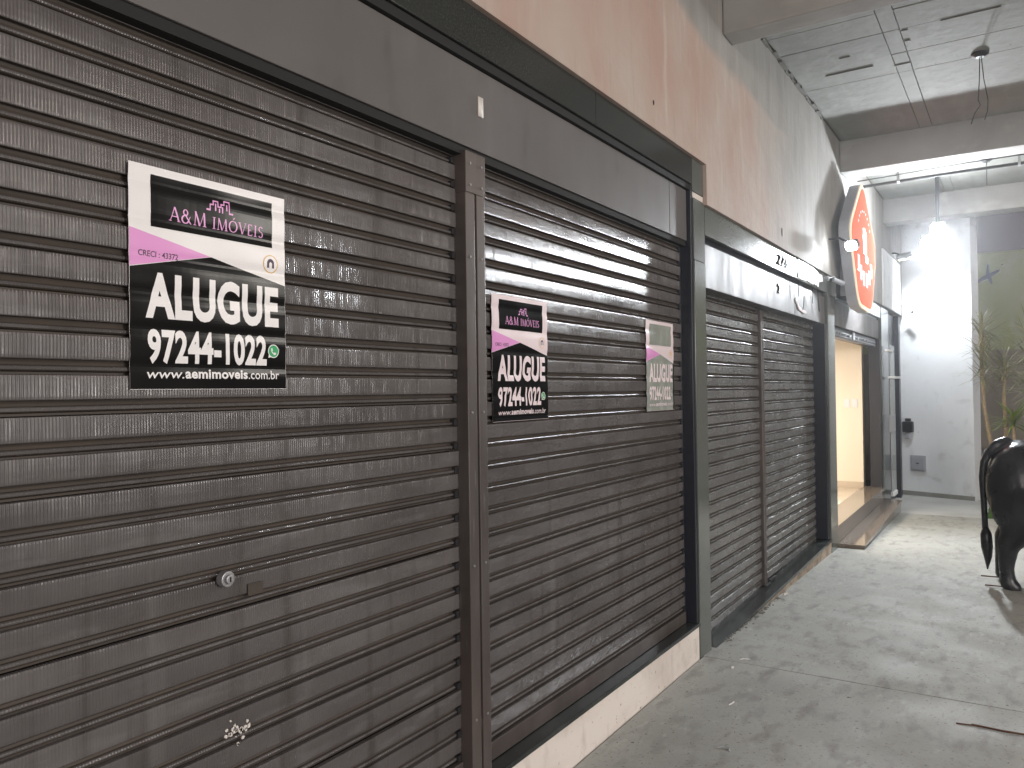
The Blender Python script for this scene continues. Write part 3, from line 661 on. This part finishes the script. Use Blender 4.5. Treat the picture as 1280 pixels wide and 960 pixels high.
def cctv(loc, aim, label, base):
    t = thing('security_camera', label, 'camera', loc)
    d = (Vector(aim)-Vector(loc)).normalized(); L = Vector(loc)
    MB().tube([L-d*.055, L+d*.035, L+d*.037, L+d*.055], [.024, .024, .027, .027], 14).obj('housing', plastic_m, t)
    MB().tube([L+d*.0555, L+d*.058], [.017, .017], 12).obj('lens', blackp_m, t)
    MB().tube([L-d*.04, L-d*.04+Vector((0, 0, .03)), Vector(base)], .008, 8).obj('arm', metal_m, t)
    MB().tube([Vector(base), Vector(base)+Vector((0, -.018, 0))], .026, 14).obj('mount', plastic_m, t)
cctv((8.22, -.09, 2.585), (8.6, -.6, 2.3), 'small grey security camera on the granite band left of the red sign', (8.14, -.001, 2.615))
cctv((13.42, -.17, 2.70), (12.4, -1.2, 2.1), 'small grey security camera near the top of the dark end bay, against the white wall', (13.3, -.05, 2.80))
# white strip painting the lamp glare on the granite; pale scrap; dangling strings
tb = thing('band_glare', 'white strip painted for lamp glare on the granite band, with dangling strings', 'glare', (6.9, -.01, 2.55))
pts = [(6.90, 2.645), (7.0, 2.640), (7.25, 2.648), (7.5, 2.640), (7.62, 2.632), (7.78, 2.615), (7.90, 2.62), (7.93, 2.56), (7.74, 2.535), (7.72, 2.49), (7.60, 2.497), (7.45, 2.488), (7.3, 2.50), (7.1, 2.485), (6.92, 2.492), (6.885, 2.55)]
MB().prism(pts, -.006, -.003).obj('glare_strip', glare_white_m, tb)
pk = [(6.89, 2.30), (7.02, 2.22), (7.2, 2.205), (7.3, 2.21), (7.28, 2.23), (7.14, 2.236), (7.02, 2.255), (6.93, 2.32)]
MB().prism(pk, .0125, .0165).obj('pale_scrap', pink_paper_m, tb)
for i, (x, z0, z1, sw) in enumerate(((6.88, 2.66, 2.32, .02), (7.40, 2.52, 2.31, .05), (7.62, 2.50, 2.26, .10), (7.10, 2.34, 2.22, -.05), (7.52, 2.60, 2.47, .0))):
    MB().tube([(x, -.012, z0), (x+sw*.3, -.014, (2*z0+z1)/3), (x+sw*.5+.008, -.012, (z0+2*z1)/3), (x+sw, -.010, z1)], .0035, 6).obj('string', cable_m, tb)

# ------------------------------------------------------------ granite step and glass leaf
st = thing('granite_step', 'low polished brown granite ramp step below the lit doorway', 'step', (8.5, -.1, -.07))
g0, g1 = fz(8.48)-.003, fz(11.65)-.006
MB().hexa([(8.49, -.235, g0), (11.62, -.208, g1), (11.75, -.004, g1), (8.47, -.004, g0)], [(8.49, -.235, g0+.022), (11.62, -.208, .012), (11.75, -.004, .012), (8.47, -.004, g0+.022)]).obj('base', step_m, st)
MB().hexa([(8.475, -.25, g0+.024), (11.64, -.222, .014), (11.76, -.003, .014), (8.465, -.003, g0+.024)], [(8.475, -.25, g0+.044), (11.64, -.222, .034), (11.76, -.003, .034), (8.465, -.003, g0+.044)]).obj('tread', step_m, st, bevel=.002)
gl = thing('glass_door', 'open frameless glass door leaf with pale fittings beside the lit doorway', 'door', (11.9, -.08, .06))
MB().box(11.86, 12.28, -.082, -.072, .06, 2.12).obj('pane', glass_m, gl)
for n, a in (('top_clip', (11.55, 11.98, -.10, -.055, 2.02, 2.05)), ('handle', (11.80, 12.30, -.16, -.055, 1.66, 1.69)), ('lock_plate', (11.84, 12.14, -.10, -.055, .93, 1.16)), ('bottom_clip', (11.9, 12.25, -.10, -.055, .045, .10))):
    B(n, white_m if n != 'lock_plate' else plastic_m, gl, *a, bevel=.004)

# ------------------------------------------------------------ white end wall and what hangs on it
ww = thing('white_wall', 'tall white painted end wall lit by the floodlight', 'wall', (13.6, -.4, -.16))
wa, wb = Vector((13.86, .12, 0)), Vector((13.42, -.985, 0)); wd = (wb-wa).normalized(); wn = Vector((-wd.y, wd.x, 0)); wn = wn if wn.x < 0 else -wn
def on_wall(s, off, z): p = wa+wd*s+wn*off; return (p.x, p.y, z)
WL = (wb-wa).length
def wall_box(s0, s1, o0, o1, z0, z1):
    return MB().hexa([on_wall(s0, o0, z0), on_wall(s1, o0, z0), on_wall(s1, o1, z0), on_wall(s0, o1, z0)], [on_wall(s0, o0, z1), on_wall(s1, o0, z1), on_wall(s1, o1, z1), on_wall(s0, o1, z1)])
wall_box(0, WL, -.22, 0, -.22, 4.9).obj('masonry', white_m, ww, bevel=.006)
wall_box(0, WL, .001, .014, -.2, -.085).obj('baseboard', conc_m, ww, bevel=.003)
def at_px(s): return s
wl = thing('wall_lantern', 'small black wall lantern with pale glass bottom on the white wall', 'lantern', on_wall(.22, 0, .93))
wall_box(.155, .295, .002, .06, .83, 1.0).obj('body', blackp_m, wl, bevel=.006)
wall_box(.185, .265, .002, .05, 1.002, 1.05).obj('arched_top', blackp_m, wl, bevel=.012)
wall_box(.185, .265, .004, .05, .73, .828).obj('glass_bottom', plastic_m, wl, bevel=.014)
for s in (.148, .288): wall_box(s, s+.016, .004, .066, .84, .99).obj('side_scroll', blackp_m, wl, bevel=.004)
mbx = thing('meter_box', 'square grey meter box low on the white wall', 'meter box', on_wall(.37, 0, .35))
wall_box(.25, .485, .002, .022, .23, .475).obj('frame', plastic_m, mbx, bevel=.004)
wall_box(.272, .463, .0225, .032, .252, .453).obj('lid', plastic_m, mbx, bevel=.004)
wall_box(.35, .385, .0325, .040, .345, .362).obj('latch', blackp_m, mbx)

# ------------------------------------------------------------ garden: wall, grass, plants
gw = thing('garden_wall', 'greenish garden wall behind the plants with a brownish lower half', 'wall', (17.0, -2.5, -.2))
B('upper_wall', garden_m, gw, 17.0, 17.25, -6, 1.5, 2.20, 4.0)
B('lower_wall', garden_low_m, gw, 16.99, 17.25, -6, 1.5, -.3, 2.198)
lw = thing('low_wall', 'low grey wall at the foot of the garden wall', 'wall', (16.7, -1.2, -.2))
B('masonry', beam_m, lw, 16.5, 16.9, -4, .6, -.3, .36); B('coping', conc_m, lw, 16.45, 16.94, -4, .6, .362, .40, bevel=.006)
ao = thing('wall_ornament', 'dark airplane-shaped ornament high on the garden wall', 'ornament', (16.95, -1.1, 3.55))
def plane_poly(pts, y=-1.08, z=3.53, k=1.0):                        # outline in the wall's own plane, given as (along -y, up)
    v = [(16.955, y-p[0]*k, z+p[1]*k) for p in pts]; n = len(v)
    return MB().add(v+[(16.985, b, c) for a, b, c in v], [tuple(range(n)), tuple(range(2*n-1, n-1, -1))]+[(i, i+n, (i+1) % n+n, (i+1) % n) for i in range(n)])
plane_poly([(-.24, -.09), (-.22, -.12), (.10, .02), (.20, .10), (.21, .14), (.16, .13), (-.05, .04)]).obj('fuselage', plane_m, ao)
plane_poly([(-.02, .02), (.05, .05), (.04, .24), (.015, .25)]).obj('wing', plane_m, ao)
plane_poly([(.0, .01), (.07, .05), (.09, -.12), (.065, -.12)]).obj('wing', plane_m, ao)
plane_poly([(-.235, -.10), (-.20, -.09), (-.25, .0), (-.27, -.01)]).obj('tail_fin', plane_m, ao)
plane_poly([(.235, .20), (.27, .215), (.255, .235), (.22, .22)]).obj('propeller', rust_m, ao)

bed = MB().box(11.506, 13.24, -4.6, -1.19, -.215, -.135).obj('planting_bed', soil_m); tag(bed, kind='structure')
mb = MB(); rg = random.Random(9)
for k in range(5200):
    x, y = rg.uniform(11.53, 13.22), -1.2-abs(rg.gauss(0, .55)); a = rg.uniform(0, 6.28); h = rg.uniform(.03, .085); w_ = .004
    dx, dy = math.cos(a)*w_, math.sin(a)*w_; lx, ly = rg.uniform(-.03, .03), rg.uniform(-.03, .03)
    mb.add([(x-dx, y-dy, -.137), (x+dx, y+dy, -.137), (x+lx, y+ly, -.137+h)], [(0, 1, 2)])
tag(mb.obj('grass', grass_m), 'short green grass in the planting bed behind the bull', 'grass', kind='stuff')

def dracaena(base, pts, crowns, label, lm, seed, group=None):
    t = thing('dracaena', label, 'plant', base, group)
    n = len(pts)
    MB().tube(pts, [.030-.012*i/(n-1) for i in range(n)], 9).obj('stem', stem_m, t, smooth=True)
    r = random.Random(seed); mb = MB()
    for (c, L, nl, zr) in crowns:
        c = Vector(c)
        for k in range(nl):
            az = r.uniform(0, 6.283); el = r.uniform(-.55, 1.15); hz = r.uniform(-zr, zr)
            l = L*r.uniform(.7, 1.1); d = Vector((math.cos(az)*math.cos(el), math.sin(az)*math.cos(el), math.sin(el)))
            p0 = c+Vector((0, 0, hz)); side = d.cross(Vector((0, 0, 1))).normalized(); wv = r.uniform(.007, .012)
            droop = r.uniform(.06, .22)*l; P = []
            for s in (0, .35, .7, 1):
                P.append(p0+d*l*s+Vector((0, 0, -droop*s*s)))
            ws = (wv*.6, wv, wv*.8, .0008); vs = []
            for p, w_ in zip(P, ws): vs += [p-side*w_, p+side*w_+Vector((0, 0, .002))]
            mb.add(vs, [(0, 1, 3, 2), (2, 3, 5, 4), (4, 5, 7, 6)])
    mb.obj('foliage', lm, t)
dracaena((12.3, -1.33, -.137), [(12.3, -1.33, -.137), (12.3, -1.29, .4), (12.3, -1.214, .87), (12.3, -1.155, 1.3), (12.3, -1.142, 1.7), (12.3, -1.15, 2.25)],
    [((12.3, -1.15, 2.20), .40, 80, .18), ((12.3, -1.145, 1.80), .40, 70, .20)], 'tall thin dracaena with two spiky crowns at the edge of the white wall', leaf_m, 1, 'plants in the garden bed')
dracaena((12.35, -1.41, -.137), [(12.35, -1.41, -.137), (12.35, -1.40, .5), (12.35, -1.398, .95), (12.35, -1.385, 1.4), (12.35, -1.40, 1.78)],
    [((12.35, -1.39, 1.72), .38, 95, .16)], 'second dracaena with one drooping crown, right of the tallest one', leaf_m, 2, 'plants in the garden bed')
dracaena((12.1, -1.50, -.137), [(12.1, -1.50, -.137), (12.1, -1.495, .5), (12.1, -1.49, 1.02)],
    [((12.1, -1.49, 1.08), .34, 70, .07)], 'short yellow-green dracaena just above the back of the bull', leaf2_m, 3, 'plants in the garden bed')
dracaena((12.9, -1.75, -.137), [(12.9, -1.75, -.137), (12.9, -1.72, .8), (12.9, -1.70, 1.9)],
    [((12.9, -1.68, 2.05), .46, 110, .28), ((12.9, -1.66, 1.55), .44, 70, .2)], 'bushy dracaena at the right edge of the picture', leaf_m, 4, 'plants in the garden bed')

# ------------------------------------------------------------ black bull statue
bull = thing('bull_statue', 'glossy black bull statue seen from behind its tail on the concrete floor', 'statue', (7.46, -1.45, fz(7.46)))
zb = fz(7.46)
body = MB()
def ell(c, r): body.ball(c, r, 20, 14)
def limb(pts, rs, n=10):
    for (p, q, a, b) in zip(pts, pts[1:], rs, rs[1:]):
        for i in range(n+1):
            s = i/n; c = Vector(p).lerp(Vector(q), s); rr = a+(b-a)*s; body.ball(c, (rr*.92, rr, rr), 12, 8)
XC = 7.46
ell((XC, -1.66, .82), (.27, .30, .34)); ell((XC, -1.56, .93), (.22, .22, .235))
ell((XC, -1.95, .82), (.29, .40, .33)); ell((XC, -2.30, .80), (.31, .42, .34)); ell((XC, -2.62, .86), (.29, .34, .38)); ell((XC, -2.72, 1.08), (.20, .26, .24))
for sx, dy in ((-.17, 0), (.17, .045)):
    x = XC+sx
    ell((x*.6+XC*.4, -1.56, .80), (.18, .245, .34)); ell((x, -1.575, .66), (.13, .225, .27))
    limb([(x, -1.60, .64), (x, -1.565, .50), (x, -1.475+dy*.6, .36), (x, -1.455+dy*.7, .17), (x, -1.465+dy*.8, .06)], [.20, .14, .082, .057, .057])
    limb([(x, -1.46+dy*.8, .06), (x, -1.50+dy*.8, .015)], [.06, .062])
    ell((x, -2.66, .62), (.11, .17, .22)); limb([(x, -2.66, .60), (x, -2.68, .36), (x, -2.67, .16), (x, -2.70, .03)], [.13, .078, .055, .06])
limb([(XC, -2.78, 1.0), (XC, -3.02, 1.10), (XC, -3.18, 1.12)], [.27, .21, .17]); limb([(XC, -3.18, 1.12), (XC, -3.34, .98), (XC, -3.46, .88)], [.15, .11, .085])
for sx in (-1, 1):
    limb([(XC+sx*.10, -3.12, 1.20), (XC+sx*.24, -3.12, 1.20)], [.05, .03], 5)
    limb([(XC+sx*.08, -3.17, 1.24), (XC+sx*.22, -3.20, 1.29), (XC+sx*.30, -3.26, 1.40)], [.04, .03, .012], 8)
limb([(XC-.02, -1.470, 1.155), (XC-.05, -1.405, 1.13), (XC-.06, -1.345, 1.06)], [.040, .040, .033], 8)
body.v = [(v[0], v[1], v[2]+zb) for v in body.v]
me = body.mesh('body', statue_m)
ob = bpy.data.objects.new('body', me); C.objects.link(ob)
mo = ob.modifiers.new('r', 'REMESH'); mo.mode = 'VOXEL'; mo.voxel_size = .014
mo = ob.modifiers.new('s', 'SMOOTH'); mo.factor = .5; mo.iterations = 14
dg = bpy.context.evaluated_depsgraph_get(); me2 = bpy.data.meshes.new_from_object(ob.evaluated_get(dg)); me2.name = 'body'
bpy.data.objects.remove(ob)
for v in me2.vertices: v.co -= bull.location
me2.polygons.foreach_set('use_smooth', [True]*len(me2.polygons)); me2.materials.clear(); me2.materials.append(statue_m)
put(bpy.data.objects.new('body', me2), bull)
tp = [(XC-.06, -1.35, 1.075), (XC-.07, -1.315, .98), (XC-.075, -1.303, .86), (XC-.07, -1.308, .70), (XC-.06, -1.312, .55), (XC-.06, -1.315, .44)]
MB().tube([(a, b, c+zb) for a, b, c in tp], [.033, .030, .027, .024, .022, .024], 12).obj('tail', statue_m, bull, smooth=True)
tt = [(XC-.06, -1.315, .46), (XC-.06, -1.320, .40), (XC-.06, -1.325, .30), (XC-.06, -1.330, .22), (XC-.06, -1.325, .12)]
MB().tube([(a, b, c+zb) for a, b, c in tt], [.022, .042, .043, .030, .004], 12).obj('tail_tuft', statue_m, bull, smooth=True)
for x, y in ((XC-.18, -1.44), (XC+.16, -1.40)): MB().tube([(x, y, zb+.02), (x, y+.13, zb+.018)], .006, 6).obj('anchor_pin', rust_m, bull)

# ------------------------------------------------------------ litter
def scrap(x, y, label, pts, m_, name='paper_scrap', r=.0035):
    o = MB().tube([(x+a, y+b, c+r) for a, b, c in pts], r, 5).obj(name, m_); tag(o, label, 'litter', 'litter on the pavement')
scrap(4.14, -1.30, 'thin rusty steel rod lying at the right edge of the pavement', [(0, 0, 0), (.012, -.10, .002), (.0, -.2, .003), (.035, -.34, 0)], rust_m, 'steel_rod', .0035)
scrap(4.165, -1.36, 'short rusty steel rod beside the longer rod', [(0, 0, 0), (-.008, -.12, 0), (.0, -.22, 0)], rust_m, 'steel_rod', .003)
scrap(3.816, -.348, 'bent white paper scrap on the near slab', [(0, 0, 0), (.02, -.012, .004), (.05, -.01, 0)], paper_m)
scrap(3.338, -.443, 'curled pale plastic strip on the near slab', [(0, 0, 0), (.02, -.03, .004), (.015, -.055, .002), (-.01, -.06, 0)], plastic_m, 'plastic_strip', .003)
scrap(4.49, -.20, 'white crumb with a short string just past the joint', [(0, 0, 0), (.02, -.02, .003), (.03, -.05, 0)], paper_m, r=.003)
scrap(4.32, -.21, 'small white crumb just before the joint', [(0, 0, 0), (.012, .006, .003), (.02, 0, 0)], paper_m, r=.005)
gr = MB()
for k in range(420):
    x = rg.uniform(2.2, 9.5); y = -.01-abs(rg.gauss(0, .45)) if rg.random() < .7 else rg.uniform(-1.6, -.02); q = rg.uniform(.0008, .0028)
    gr.ball((x, y, fz(x)+q*.5), (q*rg.uniform(.8, 2), q, q*.6), 5, 3)
tag(gr.obj('grit', scar_m), 'fine grit scattered over the concrete floor', 'grit', kind='stuff')
dl = MB()
for k in range(60):
    x = rg.uniform(4.7, 6.1); y = -.012-abs(rg.gauss(0, .018)); s = rg.uniform(.003, .012)
    dl.ball((x, y, fz(x)+s*.3), (s*1.4, s, s*.6), 6, 4)
tag(dl.obj('dirt', scar_m), 'brown crumbled dirt along the foot of the low sill', 'dirt', kind='stuff')
scrap(6.04, -.06, 'pale crumpled leaf lying against the low sill', [(0, 0, 0), (.02, -.02, .012), (.05, -.01, .006), (.06, .012, 0)], number_m, 'crumpled_leaf', .009)

# ------------------------------------------------------------ thin volume added to imitate lens glare round the lamps
hm = bpy.data.materials.new('glare_haze'); hm.use_nodes = True; t = hm.node_tree
t.nodes.remove(t.nodes['Principled BSDF']); pv = t.nodes.new('ShaderNodeVolumePrincipled')
pv.inputs['Color'].default_value = (.95, .97, 1, 1); pv.inputs['Density'].default_value = .0031; pv.inputs['Anisotropy'].default_value = .84
t.links.new(pv.outputs[0], t.nodes['Material Output'].inputs['Volume'])
tag(MB().box(-72, 72, -72, 72, -1.4, 6.5).obj('glare_haze', hm), kind='stuff')
